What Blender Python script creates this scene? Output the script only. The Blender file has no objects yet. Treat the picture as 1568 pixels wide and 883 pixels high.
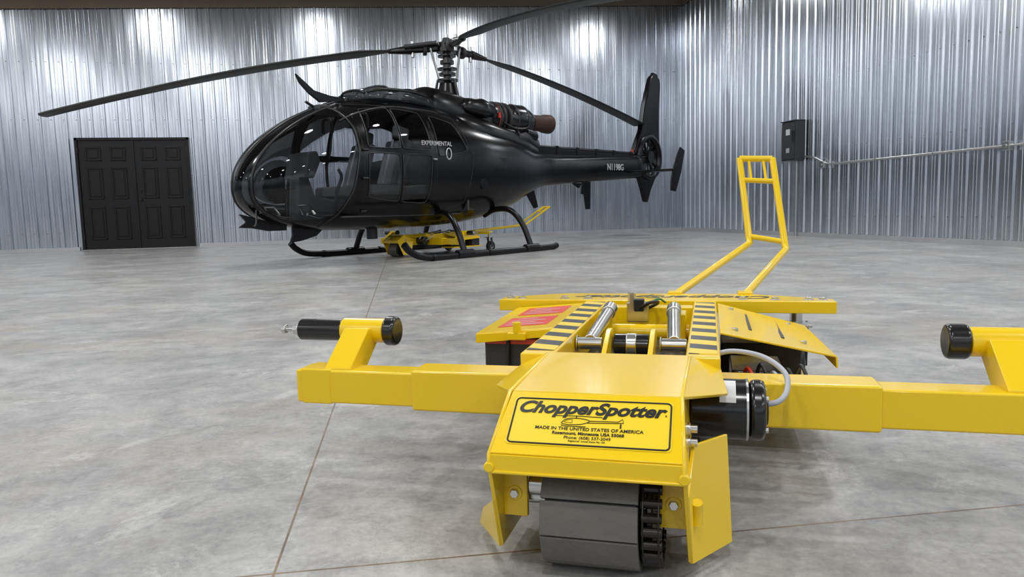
import bpy, math, random
from mathutils import Vector, Matrix, Euler
random.seed(4)
scene=bpy.context.scene
try:
    scene.view_settings.view_transform='Standard'
    scene.view_settings.look='None'
except Exception as e: print(e)

# ------------------------------------------------------------ materials
def mat(name,col,rough=.5,metal=0.,coat=0.,spec=.5,bump=None,var=None,emit=None):
    m=bpy.data.materials.new(name); m.use_nodes=True
    nt=m.node_tree; b=nt.nodes['Principled BSDF']
    b.inputs['Base Color'].default_value=(*col,1); b.inputs['Roughness'].default_value=rough
    b.inputs['Metallic'].default_value=metal; b.inputs['Coat Weight'].default_value=coat
    b.inputs['Coat Roughness'].default_value=.05
    b.inputs['Specular IOR Level'].default_value=spec
    tc=nt.nodes.new('ShaderNodeTexCoord')
    if bump:
        n=nt.nodes.new('ShaderNodeTexNoise'); n.inputs['Scale'].default_value=bump[0]; n.inputs['Detail'].default_value=4
        nt.links.new(tc.outputs['Object'],n.inputs['Vector'])
        bp=nt.nodes.new('ShaderNodeBump'); bp.inputs['Strength'].default_value=bump[1]; bp.inputs['Distance'].default_value=.01
        nt.links.new(n.outputs['Fac'],bp.inputs['Height']); nt.links.new(bp.outputs['Normal'],b.inputs['Normal'])
    if var:
        n=nt.nodes.new('ShaderNodeTexNoise'); n.inputs['Scale'].default_value=var[0]; n.inputs['Detail'].default_value=5
        nt.links.new(tc.outputs['Object'],n.inputs['Vector'])
        mx=nt.nodes.new('ShaderNodeMixRGB'); mx.inputs['Color1'].default_value=(*col,1); mx.inputs['Color2'].default_value=(*var[1],1)
        nt.links.new(n.outputs['Fac'],mx.inputs['Fac']); nt.links.new(mx.outputs['Color'],b.inputs['Base Color'])
    if emit:
        b.inputs['Emission Color'].default_value=(*col,1); b.inputs['Emission Strength'].default_value=emit
    return m
YEL=mat('yellow_powdercoat',(.88,.59,.004),.26,0,.35,bump=(220,.03),var=(3,(.82,.54,.004)))
BLK=mat('black_rubber',(.008,.008,.009),.45,bump=(90,.1))
GBLK=mat('black_gloss_metal',(.006,.006,.007),.22,0,.3,var=(8,(.009,.009,.010)))
DRK=mat('dark_plastic',(.02,.02,.022),.5,var=(10,(.035,.035,.036)))
STL=mat('zinc_steel',(.72,.72,.70),.25,1,var=(20,(.55,.55,.54)))
TREAD=mat('tread_rubber',(.105,.10,.088),.62,bump=(60,.3),var=(14,(.16,.15,.13)))
CHAIN=mat('oily_chain',(.03,.028,.026),.35,.8,var=(40,(.06,.05,.045)))
INK=mat('black_ink',(.006,.006,.007),.4,var=(5,(.008,.008,.008)))
SIGNY=mat('sign_yellow',(.88,.62,.012),.38,0,.2,var=(4,(.86,.60,.012)))
RED=mat('red_label',(.62,.03,.03),.35,var=(60,(.72,.10,.08)))
WHT=mat('white_label',(.7,.7,.7),.4,var=(30,(.55,.55,.55)))
GREY=mat('grey_cable',(.45,.46,.5),.4,var=(20,(.35,.36,.4)))
REDP=mat('red_terminal',(.6,.05,.02),.4,var=(20,(.4,.03,.02)))

def stripes():
    m=bpy.data.materials.new('hazard_tape'); m.use_nodes=True; nt=m.node_tree; b=nt.nodes['Principled BSDF']
    b.inputs['Roughness'].default_value=.35
    tc=nt.nodes.new('ShaderNodeTexCoord'); sp=nt.nodes.new('ShaderNodeSeparateXYZ'); nt.links.new(tc.outputs['Object'],sp.inputs[0])
    def M(op,a,bb):
        n=nt.nodes.new('ShaderNodeMath'); n.operation=op
        for i,v in enumerate((a,bb)):
            if v is None: continue
            if isinstance(v,(int,float)): n.inputs[i].default_value=v
            else: nt.links.new(v,n.inputs[i])
        return n.outputs[0]
    k=M('MULTIPLY',sp.outputs['X'],.35)
    s=M('ADD',sp.outputs['Y'],k); s=M('DIVIDE',s,.108); s=M('FRACT',s,None); s=M('GREATER_THAN',s,.50)
    mx=nt.nodes.new('ShaderNodeMixRGB'); mx.inputs['Color1'].default_value=(.80,.57,.03,1); mx.inputs['Color2'].default_value=(.02,.02,.022,1)
    nt.links.new(s,mx.inputs['Fac']); nt.links.new(mx.outputs['Color'],b.inputs['Base Color'])
    return m
HAZ=stripes()

# ------------------------------------------------------------ helpers
def link(o,parent=None):
    scene.collection.objects.link(o)
    if parent is not None: o.parent=parent
    return o
def empty(name,loc,rz=0):
    e=bpy.data.objects.new(name,None); e.location=loc; e.rotation_euler=(0,0,rz); e.empty_display_size=.2
    return link(e)
def mk(name,v,f,m,parent=None,smooth=False):
    me=bpy.data.meshes.new(name); me.from_pydata([tuple(p) for p in v],[],f); me.update()
    if m: me.materials.append(m)
    if smooth:
        for p in me.polygons: p.use_smooth=True
    return link(bpy.data.objects.new(name,me),parent)
def bev(o,w,seg=2):
    if w>0:
        b=o.modifiers.new('bevel','BEVEL'); b.width=w; b.segments=seg; b.limit_method='ANGLE'; b.angle_limit=math.radians(35)
        for p in o.data.polygons: p.use_smooth=True
        b.harden_normals=True
    return o
def box(name,x0,x1,y0,y1,z0,z1,m,parent=None,b=.003):
    v=[(x,y,z) for z in (z0,z1) for y in (y0,y1) for x in (x0,x1)]
    f=[(0,2,3,1),(4,5,7,6),(0,1,5,4),(2,6,7,3),(0,4,6,2),(1,3,7,5)]
    return bev(mk(name,v,f,m,parent),b)
def frame(d):
    d=Vector(d).normalized(); up=Vector((0,0,1)) if abs(d.z)<.95 else Vector((0,1,0))
    x=up.cross(d).normalized(); y=d.cross(x); return x,y,d
def beam(name,p0,p1,w,h,m,parent=None,b=.003):
    p0,p1=Vector(p0),Vector(p1); x,y,_=frame(p1-p0)
    v=[p+x*a*w/2+y*c*h/2 for p in (p0,p1) for a,c in ((-1,-1),(1,-1),(1,1),(-1,1))]
    f=[(3,2,1,0),(4,5,6,7)]+[(i,(i+1)%4,4+(i+1)%4,4+i) for i in range(4)]
    return bev(mk(name,v,f,m,parent),b)
def cyl(name,p0,p1,r,m,parent=None,seg=32,r2=None,b=None):
    p0,p1=Vector(p0),Vector(p1); x,y,_=frame(p1-p0); r2=r if r2 is None else r2
    v=[]
    for p,rr in ((p0,r),(p1,r2)):
        for i in range(seg):
            a=2*math.pi*i/seg; v.append(p+x*math.cos(a)*rr+y*math.sin(a)*rr)
    f=[tuple(range(seg))[::-1],tuple(range(seg,2*seg))]+[(i,(i+1)%seg,seg+(i+1)%seg,seg+i) for i in range(seg)]
    if b is None: b=min(.004,r*.12)
    return bev(mk(name,v,f,m,parent),b)
def spline(pts,n=8):
    P=[Vector(p) for p in pts]; P=[2*P[0]-P[1]]+P+[2*P[-1]-P[-2]]; out=[]
    for i in range(1,len(P)-2):
        for k in range(n):
            t=k/n; a,b,c,d=P[i-1:i+3]
            out.append(.5*((2*b)+(c-a)*t+(2*a-5*b+4*c-d)*t*t+(3*b-a-3*c+d)*t**3))
    out.append(P[-2]); return out
def tube(name,pts,r,m,parent=None,sm=True,cyc=False,res=4):
    if sm: pts=spline(pts)
    cu=bpy.data.curves.new(name,'CURVE'); cu.dimensions='3D'; cu.bevel_depth=r; cu.bevel_resolution=res; cu.use_fill_caps=True
    sp=cu.splines.new('POLY'); sp.points.add(len(pts)-1)
    for q,p in zip(sp.points,pts): q.co=(*p,1)
    sp.use_cyclic_u=cyc; cu.materials.append(m)
    return link(bpy.data.objects.new(name,cu),parent)
def plate(name,pts,th,m,parent=None,b=.0015):
    o=mk(name,pts,[tuple(range(len(pts)))],m,parent)
    s=o.modifiers.new('sol','SOLIDIFY'); s.thickness=th; s.offset=0
    return bev(o,b)
def extr(name,poly,axis,a0,a1,m,parent=None,b=.003):
    n=len(poly); v=[]
    for a in (a0,a1):
        for p,q in poly:
            v.append({'x':(a,p,q),'y':(p,a,q),'z':(p,q,a)}[axis])
    f=[tuple(range(n))[::-1],tuple(range(n,2*n))]+[(i,(i+1)%n,n+(i+1)%n,n+i) for i in range(n)]
    return bev(mk(name,v,f,m,parent),b)
def text(name,s,size,M,m,parent=None,bold=0.,shear=0.,ext=.0002,align='CENTER',sx=1.):
    cu=bpy.data.curves.new(name,'FONT'); cu.body=s; cu.size=size; cu.align_x=align; cu.align_y='CENTER'
    cu.offset=bold; cu.shear=shear; cu.extrude=ext; cu.materials.append(m)
    o=link(bpy.data.objects.new(name,cu),parent); o.matrix_local=M@Matrix.Diagonal((sx,1,1,1)); return o
def basis(o,x,y,n):
    M=Matrix.Identity(4)
    for i,v in enumerate((x,y,n,o)):
        for j in range(3): M[j][i]=v[j]
    return M
def loft(name,rings,m,parent=None,caps=True,smooth=True):
    n=len(rings[0]); v=[p for r in rings for p in r]; f=[]
    for i in range(len(rings)-1):
        for j in range(n): f.append((i*n+j,i*n+(j+1)%n,(i+1)*n+(j+1)%n,(i+1)*n+j))
    if caps: f+= [tuple(range(n))[::-1],tuple(range((len(rings)-1)*n,len(rings)*n))]
    return mk(name,v,f,m,parent,smooth)

# ------------------------------------------------------------ frame: room corner at origin, back wall y=0, right wall x=0
CAM=Vector((-7.73,-16.2,.6)); YAW=math.radians(12.4)
def cf(x,y):   # metres right / ahead of the tripod spot -> room coordinates
    c,s=math.cos(YAW),math.sin(YAW); return (CAM.x+x*c+y*s, CAM.y-x*s+y*c)
X0,X1,Y0,Y1,HC=-23.,0.,-25.,0.,5.45

# ------------------------------------------------------------ room
def galv():
    m=bpy.data.materials.new('galvalume_panel'); m.use_nodes=True; nt=m.node_tree; b=nt.nodes['Principled BSDF']
    b.inputs['Metallic'].default_value=1
    tc=nt.nodes.new('ShaderNodeTexCoord'); 
    mp=nt.nodes.new('ShaderNodeMapping'); mp.inputs['Scale'].default_value=(5,5,.30); nt.links.new(tc.outputs['Object'],mp.inputs[0])
    n=nt.nodes.new('ShaderNodeTexNoise'); n.inputs['Scale'].default_value=1.3; n.inputs['Detail'].default_value=1.5; nt.links.new(mp.outputs[0],n.inputs['Vector'])
    bp=nt.nodes.new('ShaderNodeBump'); bp.inputs['Strength'].default_value=.30; bp.inputs['Distance'].default_value=.02
    nt.links.new(n.outputs['Fac'],bp.inputs['Height']); nt.links.new(bp.outputs[0],b.inputs['Normal'])
    v=nt.nodes.new('ShaderNodeTexNoise'); v.inputs['Scale'].default_value=3.; v.inputs['Detail'].default_value=4; nt.links.new(mp.outputs[0],v.inputs['Vector'])
    r=nt.nodes.new('ShaderNodeValToRGB'); r.color_ramp.elements[0].position=.35; r.color_ramp.elements[1].position=.65
    r.color_ramp.elements[0].color=(.52,.56,.61,1); r.color_ramp.elements[1].color=(.72,.76,.82,1)
    nt.links.new(v.outputs['Fac'],r.inputs[0]); nt.links.new(r.outputs[0],b.inputs['Base Color'])
    b.inputs['Roughness'].default_value=.23
    return m
GALV=galv()
SCREW=mat('screw_zinc',(.35,.35,.36),.4,1,var=(9,(.25,.25,.25)))
def wall(name,p0,p1,inward,h,screws=True):
    p0,p1=Vector(p0),Vector(p1); L=(p1-p0).length; d=(p1-p0)/L; n=Vector(inward)
    P=.2286; prof=[(0,0),(.045,0),(.053,.005),(.061,.005),(.069,0),(.095,0),(.103,.005),(.111,.005),(.119,0),(.158,0),(.173,.026),(.197,.026),(.212,0)]
    pts=[]; k=0
    while k*P<L:
        for a,b in prof:
            if k*P+a<=L: pts.append((k*P+a,b))
        k+=1
    pts.append((L,0))
    v=[];f=[]
    for a,b in pts:
        q=p0+d*a+n*b; v+= [(q.x,q.y,0),(q.x,q.y,h)]
    for i in range(len(pts)-1): f.append((2*i,2*i+2,2*i+3,2*i+1))
    nf=len(f)
    if screws:
        for zz in (.35,1.45,2.55,3.65,4.75):
            for kk in range(int(L/P)):
                c=p0+d*(kk*P+.138)+n*.001; c.z=zz; b=len(v); r=.009
                for t in (0,.009):
                    for a in range(6):
                        q=c+d*math.cos(a*math.pi/3)*r+n*t; v.append((q.x,q.y,zz+math.sin(a*math.pi/3)*r))
                f.append(tuple(range(b+6,b+12))); f+=[(b+i,b+(i+1)%6,b+6+(i+1)%6,b+6+i) for i in range(6)]
    o=mk(name,v,f,GALV); o.data.materials.append(SCREW)
    for p in o.data.polygons[nf:]: p.material_index=1
    return o
wall('wall_back',(X0,Y1,0),(X1,Y1,0),(0,-1,0),HC)
wall('wall_right',(X1,Y1,0),(X1,Y0,0),(-1,0,0),HC)
wall('wall_left',(X0,Y0,0),(X0,Y1,0),(1,0,0),HC,False)
wall('wall_front',(X1,Y0,0),(X0,Y0,0),(0,1,0),HC,False)

def floor_mat():
    m=bpy.data.materials.new('polished_concrete'); m.use_nodes=True; nt=m.node_tree; b=nt.nodes['Principled BSDF']; L=nt.links.new
    tc=nt.nodes.new('ShaderNodeTexCoord')
    def noise(s,d,r=.6,dist=0):
        n=nt.nodes.new('ShaderNodeTexNoise'); n.inputs['Scale'].default_value=s; n.inputs['Detail'].default_value=d; n.inputs['Roughness'].default_value=r; n.inputs['Distortion'].default_value=dist
        L(tc.outputs['Object'],n.inputs['Vector']); return n.outputs['Fac']
    def ramp(x,els):
        r=nt.nodes.new('ShaderNodeValToRGB'); cr=r.color_ramp
        cr.elements[0].position,cr.elements[0].color=els[0]; cr.elements[1].position,cr.elements[1].color=els[-1]
        for p,c in els[1:-1]: e=cr.elements.new(p); e.color=c
        L(x,r.inputs[0]); return r.outputs[0]
    def mix(f,a,c,mode='MIX'):
        n=nt.nodes.new('ShaderNodeMixRGB'); n.blend_type=mode
        for i,x in enumerate((f,a,c)):
            if isinstance(x,float): n.inputs[i].default_value=x
            elif isinstance(x,tuple): n.inputs[i].default_value=x
            else: L(x,n.inputs[i])
        return n.outputs[0]
    base=ramp(noise(1.7,10,.68,.3),[(.32,(.22,.215,.212,1)),(.5,(.315,.308,.300,1)),(.68,(.43,.42,.405,1))])
    mot=ramp(noise(9,9,.78,.4),[(.36,(.70,.70,.71,1)),(.50,(.98,.98,.98,1)),(.64,(1.16,1.15,1.13,1))])
    c=mix(1.,base,mot,'MULTIPLY')
    br=ramp(noise(1.1,10,.78,.2),[(.51,(0,0,0,1)),(.70,(.65,.65,.65,1))])
    c=mix(br,c,(.34,.27,.195,1))
    wh=ramp(noise(3.3,11,.82,.5),[(.56,(0,0,0,1)),(.62,(.6,.6,.6,1))])
    c=mix(wh,c,(.50,.49,.475,1))
    dk=ramp(noise(5.3,11,.82,.5),[(.58,(0,0,0,1)),(.66,(.5,.5,.5,1))])
    c=mix(dk,c,(.17,.165,.16,1))
    fine=ramp(noise(70,4,.7),[(.3,(.82,.82,.82,1)),(.7,(1.13,1.13,1.13,1))])
    c=mix(1.,c,fine,'MULTIPLY')
    sp=nt.nodes.new('ShaderNodeSeparateXYZ'); L(tc.outputs['Object'],sp.inputs[0])
    def M(op,a,bb=None):
        n=nt.nodes.new('ShaderNodeMath'); n.operation=op
        for i,v in enumerate((a,bb)):
            if v is None: continue
            if isinstance(v,(int,float)): n.inputs[i].default_value=v
            else: L(v,n.inputs[i])
        return n.outputs[0]
    jx,jy=-7.879,-14.953; cs,sn=.9972,.0743
    dx=M('SUBTRACT',sp.outputs['X'],jx); dy=M('SUBTRACT',sp.outputs['Y'],jy)
    d1=M('ABSOLUTE',M('SUBTRACT',M('MULTIPLY',dx,cs),M('MULTIPLY',dy,sn)))
    d2=M('ABSOLUTE',M('ADD',M('MULTIPLY',dx,sn),M('MULTIPLY',dy,cs)))
    j=M('LESS_THAN',M('MINIMUM',d1,d2),.0024)
    jc=ramp(noise(6,5,.7),[(.4,(.10,.065,.04,1)),(.6,(.22,.15,.09,1))])
    c=mix(j,c,jc)
    L(c,b.inputs['Base Color'])
    L(ramp(noise(3.5,6,.6,.5),[(.3,(.30,.30,.30,1)),(.7,(.50,.50,.50,1))]),b.inputs['Roughness'])
    bp=nt.nodes.new('ShaderNodeBump'); bp.inputs['Strength'].default_value=.15; bp.inputs['Distance'].default_value=.01
    L(noise(30,5,.6),bp.inputs['Height']); L(bp.outputs[0],b.inputs['Normal'])
    return m
mk('floor',[(X0,Y0,0),(X1,Y0,0),(X1,Y1,0),(X0,Y1,0)],[(0,1,2,3)],floor_mat())
WOOD=mat('ceiling_timber',(.24,.18,.12),.6,var=(3,(.16,.12,.085)))
CEIL=mat('ceiling_panel',(.30,.27,.24),.6,var=(2,(.24,.21,.18)))
mk('ceiling',[(X0,Y0,HC),(X0,Y1,HC),(X1,Y1,HC),(X1,Y0,HC)],[(0,1,2,3)],CEIL)
extr('trim_1',[(X0+.03,4.27),(-.06,5.12),(-.06,HC-.002),(X0+.03,HC-.002)],'y',-.065,-.030,WOOD,None,.002)
box('trim_2',-.06,-.030,Y0,-.07,5.12,HC-.002,WOOD,None,.002)
TRIM=mat('base_trim_steel',(.62,.63,.65),.4,.6,var=(6,(.5,.5,.52)))
box('baseboard_back',X0,-12.93,-.038,-.028,0,.07,TRIM,None,.001)
box('baseboard_back',-10.7,-.03,-.038,-.028,0,.07,TRIM,None,.001)
box('baseboard_right',-.038,-.028,Y0,-.03,0,.07,TRIM,None,.001)
box('trim_3',-.05,-.0,-.05,-.0,0,5.1,GALV,None,.002)

# door
DOORM=mat('black_steel_door',(.0045,.0045,.005),.38,0,0,.35,var=(6,(.007,.007,.008)))
D=empty('door_1',(-12.86,-.03,0))
W=2.09; H=2.2
for i,(a,b_) in enumerate(((0,.05),(W-.05,W))): box(f'jamb_{i+1}',a,b_,-.06,.0,0,H,DOORM,D,.004)
box('header',0,W,-.06,.0,H-.05,H,DOORM,D,.004)
box('threshold',0,W,-.07,0,0,.012,STL,D,.002)
box('astragal',W/2-.02,W/2+.02,-.05,0,.013,H-.05,DOORM,D,.003)
for k in range(2):
    x0=.055+k*(W/2-.035); x1=x0+W/2-.075
    box(f'leaf_{k+1}',x0,x1,-.028,.0,.014,H-.055,DOORM,D,.002)
    w=(x1-x0)
    for r,(z0,z1) in enumerate(((.2,.85),(1.0,1.62),(1.75,2.02))):
        for c in range(2):
            xa=x0+.12+c*(w/2-.04); xb=xa+w/2-.2
            for q_,(ax,bx,az,bz) in enumerate(((xa,xb,z0,z0+.03),(xa,xb,z1-.03,z1),(xa,xa+.03,z0,z1),(xb-.03,xb,z0,z1))):
                box(f'panel_mould_{k}{r}{c}{q_}',ax,bx,-.046,-.026,az,bz,DOORM,D,.012)
            box(f'panel_in_{k}{r}{c}',xa+.055,xb-.055,-.044,-.026,z0+.055,z1-.055,DOORM,D,.012)
cyl('knob',(W/2+.08,-.03,.98),(W/2+.08,-.085,.98),.028,GBLK,D,24)
cyl('deadbolt',(W/2+.08,-.03,1.15),(W/2+.08,-.055,1.15),.028,GBLK,D,24)
for z in (.25,1.1,1.95):
    for x in (.05,W-.05): cyl('hinge',(x,-.055,z-.05),(x,-.055,z+.05),.01,GBLK,D,12)

# electrical box and conduit on right wall
E=empty('electrical_disconnect_box',(-.028,-4.6,1.64))
EB=mat('box_dark_grey',(.05,.052,.058),.4,.2,var=(5,(.035,.036,.04)))
box('body',-.19,0,-.2,.2,-.33,.33,EB,E,.006)
box('cover',-.205,-.19,-.185,.185,-.31,.31,EB,E,.004)
box('rain_lip',-.215,0,-.21,.21,.33,.345,EB,E,.003)
box('handle',-.24,-.205,-.2,-.16,-.02,.16,GBLK,E,.006)
box('name_plate',-.2065,-.205,-.06,.06,.1,.2,WHT,E,.0005)
box('small_plate',-.2065,-.205,-.05,.05,-.2,-.12,GREY,E,.0005)
C=empty('electrical_conduit',(-.07,0,0))
tube('run',[(0,-4.82,1.36),(0,-5.0,1.35),(0,-5.2,1.30),(0,-5.4,1.22),(0,-5.6,1.19),(0,-6,1.19)],.016,STL,C)
tube('run_long',[(0,-5.9,1.19),(0,-8.8,1.195),(0,-14,1.195)],.016,STL,C,False)
tube('drop',[(0,-4.62,1.3),(0,-4.62,.9),(0,-4.62,.0)],.02,STL,C,False)
for y in (-5.35,-8.84):
    box('junction',-.035,.03,y-.05,y+.05,1.14,1.245,STL,C,.005)
    cyl('junction_plug',(-.035,y,1.19),(-.045,y,1.19),.02,STL,C,16)
for y in (-6.6,-7.7,-9.9,-11): box('strap',-.018,.03,y-.012,y+.012,1.172,1.214,STL,C,.002)

# lights
LM=mat('led_lens',(1,1,1),.3,emit=14)
HOUS=mat('lamp_housing',(.08,.08,.085),.4,.5,var=(8,(.12,.12,.12)))
for y in (-2.6,-7.7,-12.5,-17.3,-22.):
    for x in (-19.0,-15.4,-11.8,-8.2,-4.7,-1.4):
        e=empty('high_bay_light',(x,y,HC-.45))
        cyl('housing',(0,0,.03),(0,0,.16),.17,HOUS,e,32,.10)
        cyl('rim',(0,0,0),(0,0,.03),.20,HOUS,e,32)
        cyl('rod',(0,0,.16),(0,0,.449),.01,STL,e,8)
        cyl('lens',(0,0,-.006),(0,0,0),.17,LM,e,32)
        ld=bpy.data.lights.new('lamp','AREA'); ld.shape='DISK'; ld.size=.36; ld.energy=76 if y<-5 else 50; ld.color=(.96,.985,1.0)
        lo=link(bpy.data.objects.new('lamp',ld),e); lo.location=(0,0,-.012)
w=bpy.data.worlds.new('world'); scene.world=w; w.use_nodes=True
w.node_tree.nodes['Background'].inputs[0].default_value=(.5,.55,.6,1); w.node_tree.nodes['Background'].inputs[1].default_value=.2

# ------------------------------------------------------------ tug
def tug(loc,rz,handle,sx=1.0):
    T=empty('helicopter_tug',loc,rz)
    def mir(x): return .022-x
    # shroud
    plate('front_lip',[(-.139,-.11,.188),(.161,-.11,.188),(.161,-.11,.218),(-.139,-.11,.218)],.006,YEL,T)
    plate('front_face',[(-.139,-.11,.218),(.161,-.11,.218),(.153,0,.29),(-.127,0,.29)],.006,YEL,T)
    plate('top_plate',[(-.127,0,.29),(.153,0,.29),(.158,.34,.29),(-.135,.34,.29)],.006,YEL,T)
    for s in (0,1):
        f=(lambda x:x) if s==0 else mir
        plate('cheek',[(f(.161),-.11,.188),(f(.161),-.11,.218),(f(.154),0,.29),(f(.158),.34,.29),(f(.158),.34,.15),(f(.162),.14,.15),(f(.162),.10,.188)],.007,YEL,T)
        plate('guard_inner',[(f(.162),-.108,.19),(f(.168),-.03,.03),(f(.166),.12,.03),(f(.162),.14,.19)],.007,YEL,T)
        if s==0:
            plate('guard_flange',[(f(.164),-.085,.16),(f(.169),-.03,.028),(f(.232),.06,.03),(f(.224),.10,.205),(f(.17),.03,.205)],.007,YEL,T)
        else:
            plate('guard_flange',[(f(.164),-.08,.13),(f(.169),-.03,.028),(f(.226),.04,.035),(f(.222),.05,.06)],.007,YEL,T)
        plate('wing',[(f(.155),.0,.29),(f(.158),.34,.29),(f(.215),.43,.265),(f(.228),.17,.256)],.006,YEL,T)
        tube('weld',[(f(.161),-.112,.188),(f(.161),-.112,.218),(f(.154),-.001,.291),(f(.158),.33,.291)],.0035,YEL,T,False)
        # bearing tabs
        box('bearing_tab',min(f(.12),f(.162)),max(f(.12),f(.162)),-.032,-.022,.085,.185,YEL,T,.002)
        cyl('tab_bolt',(f(.142),-.032,.125),(f(.142),-.039,.125),.008,STL,T,6)
        cyl('tab_washer',(f(.142),-.031,.125),(f(.142),-.034,.125),.013,YEL,T,20)
        for zz in (.235,.212): cyl('cheek_bolt',(f(.159),.02,zz),(f(.178),.02,zz),.007,STL,T,6); cyl('cheek_washer',(f(.159),.02,zz),(f(.167),.02,zz),.010,STL,T,16)
    tube('guard_boss',[(.178,-.028,.13),(.178,-.02,.11),(.178,-.02,.09)],.009,YEL,T,False)
    tube('lip_weld',[(-.139,-.113,.19),(.161,-.113,.19)],.003,YEL,T,False)
    for x in (-.139,.161): cyl('corner_boss',(x,-.117,.197),(x,-.104,.197),.009,YEL,T,20,None,.003)
    # tread roller
    n=10; R=.094
    cyl('roller_core',(-.06,0,.096),(.088,0,.096),R-.012,BLK,T,40)
    for i in range(n):
        a0=2*math.pi*(i+.03)/n+.15; a1=2*math.pi*(i+.97)/n+.15
        ri=R-.014; Ro=R+.001
        poly=[(ri*math.cos(a0),.096+ri*math.sin(a0)),(Ro*math.cos(a0),.096+Ro*math.sin(a0)),(Ro*math.cos((a0+a1)/2)*.985,.096+Ro*math.sin((a0+a1)/2)*.985),(Ro*math.cos(a1),.096+Ro*math.sin(a1)),(ri*math.cos(a1),.096+ri*math.sin(a1))]
        extr(f'tread_pad_{i+1}',poly,'x',-.065,.090,TREAD,T,.001)
    cyl('axle',(-.13,0,.112),(.155,0,.112),.014,STL,T,24)
    cyl('axle_collar',(-.098,-.01,.135),(-.068,-.01,.135),.019,STL,T,24)
    cyl('sprocket',(.100,0,.096),(.112,0,.096),.072,CHAIN,T,36)
    for i in range(22):
        a=2*math.pi*i/22; y,z=.078*math.cos(a),.096+.078*math.sin(a)
        cyl(f'chain_roller_{i+1}',(.094,y,z),(.126,y,z),.008,CHAIN,T,10)
        a2=a+math.pi/22
        for x in (.0965,.121):
            y,z=.078*math.cos(a2),.096+.078*math.sin(a2)
            t=Vector((0,-math.sin(a2),math.cos(a2)))*.013
            beam(f'chain_link',Vector((x,y,z))-t,Vector((x,y,z))+t,.003,.014,CHAIN,T,.001)
    # sign
    U=Vector((0,.11,.072)).normalized(); N=Vector((0,-.072,.11)).normalized(); cx=.012
    o=Vector((cx,-.11,.218))+U*.069+N*.0038
    def S(x,y,h=0): return o+Vector((x,0,0))+U*y+N*h
    def rr(wx,hy,r):
        out=[]
        for (sx_,sy_,a0) in ((1,1,0),(-1,1,90),(-1,-1,180),(1,-1,270)):
            for k in range(6):
                a=math.radians(a0+k*18); out.append((sx_*(wx-r)+r*math.cos(a),sy_*(hy-r)+r*math.sin(a)))
        return out
    mk('sign_plate',[S(x,y) for x,y in rr(.130,.050,.008)],[tuple(range(24))],SIGNY,T)
    tube('sign_border',[S(x,y,.0003) for x,y in rr(.1265,.0465,.007)],.0014,INK,T,False,True,2)
    MB=basis(S(-.004,.027,.0006),Vector((1,0,0)),U,N)
    text('sign_title','ChopperSpotter',.034,MB,INK,T,.0011,.35,.0003,sx=1.04)
    MB2=lambda y,x=0: basis(S(x,y,.0006),Vector((1,0,0)),U,N)
    text('sign_line_1','MADE IN THE UNITED STATES OF AMERICA',.0088,MB2(-.0145),INK,T,.0001)
    text('sign_line_2','Rosemount, Minnesota USA 55068',.0080,MB2(-.0235),INK,T,.0002)
    text('sign_line_3','Phone: (608) 537-2049',.0080,MB2(-.0320),INK,T,0)
    text('sign_line_4','Registered  United States Pat. Off.',.0042,MB2(-.0385),INK,T,0)
    text('sign_reg','R',.005,MB2(.02,.119),INK,T,0)
    q=.0005
    tube('sketch_hull',[S(-.045,-.003,q),(S(-.04,.004,q)),S(-.03,.0075,q),S(-.012,.007,q),S(.0,.003,q),S(-.012,-.004,q),S(-.03,-.006,q),S(-.042,-.005,q)],.0006,INK,T,True,True,1)
    tube('sketch_window',[S(-.041,-.001,q),(S(-.036,.004,q)),S(-.028,.005,q),S(-.028,-.002,q)],.0004,INK,T,False,True,1)
    tube('sketch_boom',[S(.0,.003,q),S(.046,.004,q),S(.052,.010,q),S(.054,.002,q),S(.046,.001,q),S(-.004,-.001,q)],.0006,INK,T,False,False,1)
    tube('sketch_rotor',[S(-.062,.0115,q),S(-.022,.0125,q),S(.02,.0115,q)],.0006,INK,T,False,False,1)
    tube('sketch_mast',[S(-.022,.007,q),S(-.022,.0125,q)],.0008,INK,T,False,False,1)
    tube('sketch_skid',[S(-.045,-.007,q),S(-.04,-.009,q),S(-.005,-.009,q)],.0006,INK,T,False,False,1)
    tube('sketch_person',[S(.05,-.009,q),S(.05,-.001,q)],.0012,INK,T,False,False,1)
    # cross members
    box('cross_sleeve',-.462,.523,.345,.435,.146,.24,YEL,T,.006)
    box('cross_tube_near',-.76,-.45,.352,.428,.153,.232,YEL,T,.005)
    box('cross_tube_end',-.745*sx,-.668*sx,.350,.430,.151,.235,YEL,T,.004)
    box('cross_tube_far',.5,.86,.352,.428,.153,.232,YEL,T,.005)
    box('cross_tube_far_end',.80,.875,.350,.430,.151,.235,YEL,T,.004)
    for side in (0,1):
        if side==0: xs=dict(arm=-.655,y=(-.711,-.593),b=(-.833,-.711),c=(-.594,-.562))
        else: xs=dict(arm=.775,y=(.715,.845),b=(.845,.96),c=(.672,.716))
        yy,zz=.512,.302
        extr('arm',[(.362,.205),(.428,.205),(.520,.275),(.520,.300),(.47,.315),(.362,.236)],'x',xs['arm']-.034,xs['arm']+.034,YEL,T,.003)
        cyl('roller_sleeve',(xs['y'][0],yy,zz),(xs['y'][1],yy,zz),.031,YEL,T,40)
        cyl('grip',(xs['b'][0],yy,zz),(xs['b'][1],yy,zz),.0275,GBLK,T,40)
        cyl('grip_cap',(xs['c'][0],yy,zz),(xs['c'][1],yy,zz),.037,GBLK,T,40,None,.008)
        s=-1 if side==0 else 1; e0=xs['b'][0] if side==0 else xs['b'][1]
        cyl('grip_washer',(e0,yy,zz),(e0+s*.006,yy,zz),.022,STL,T,24)
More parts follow.
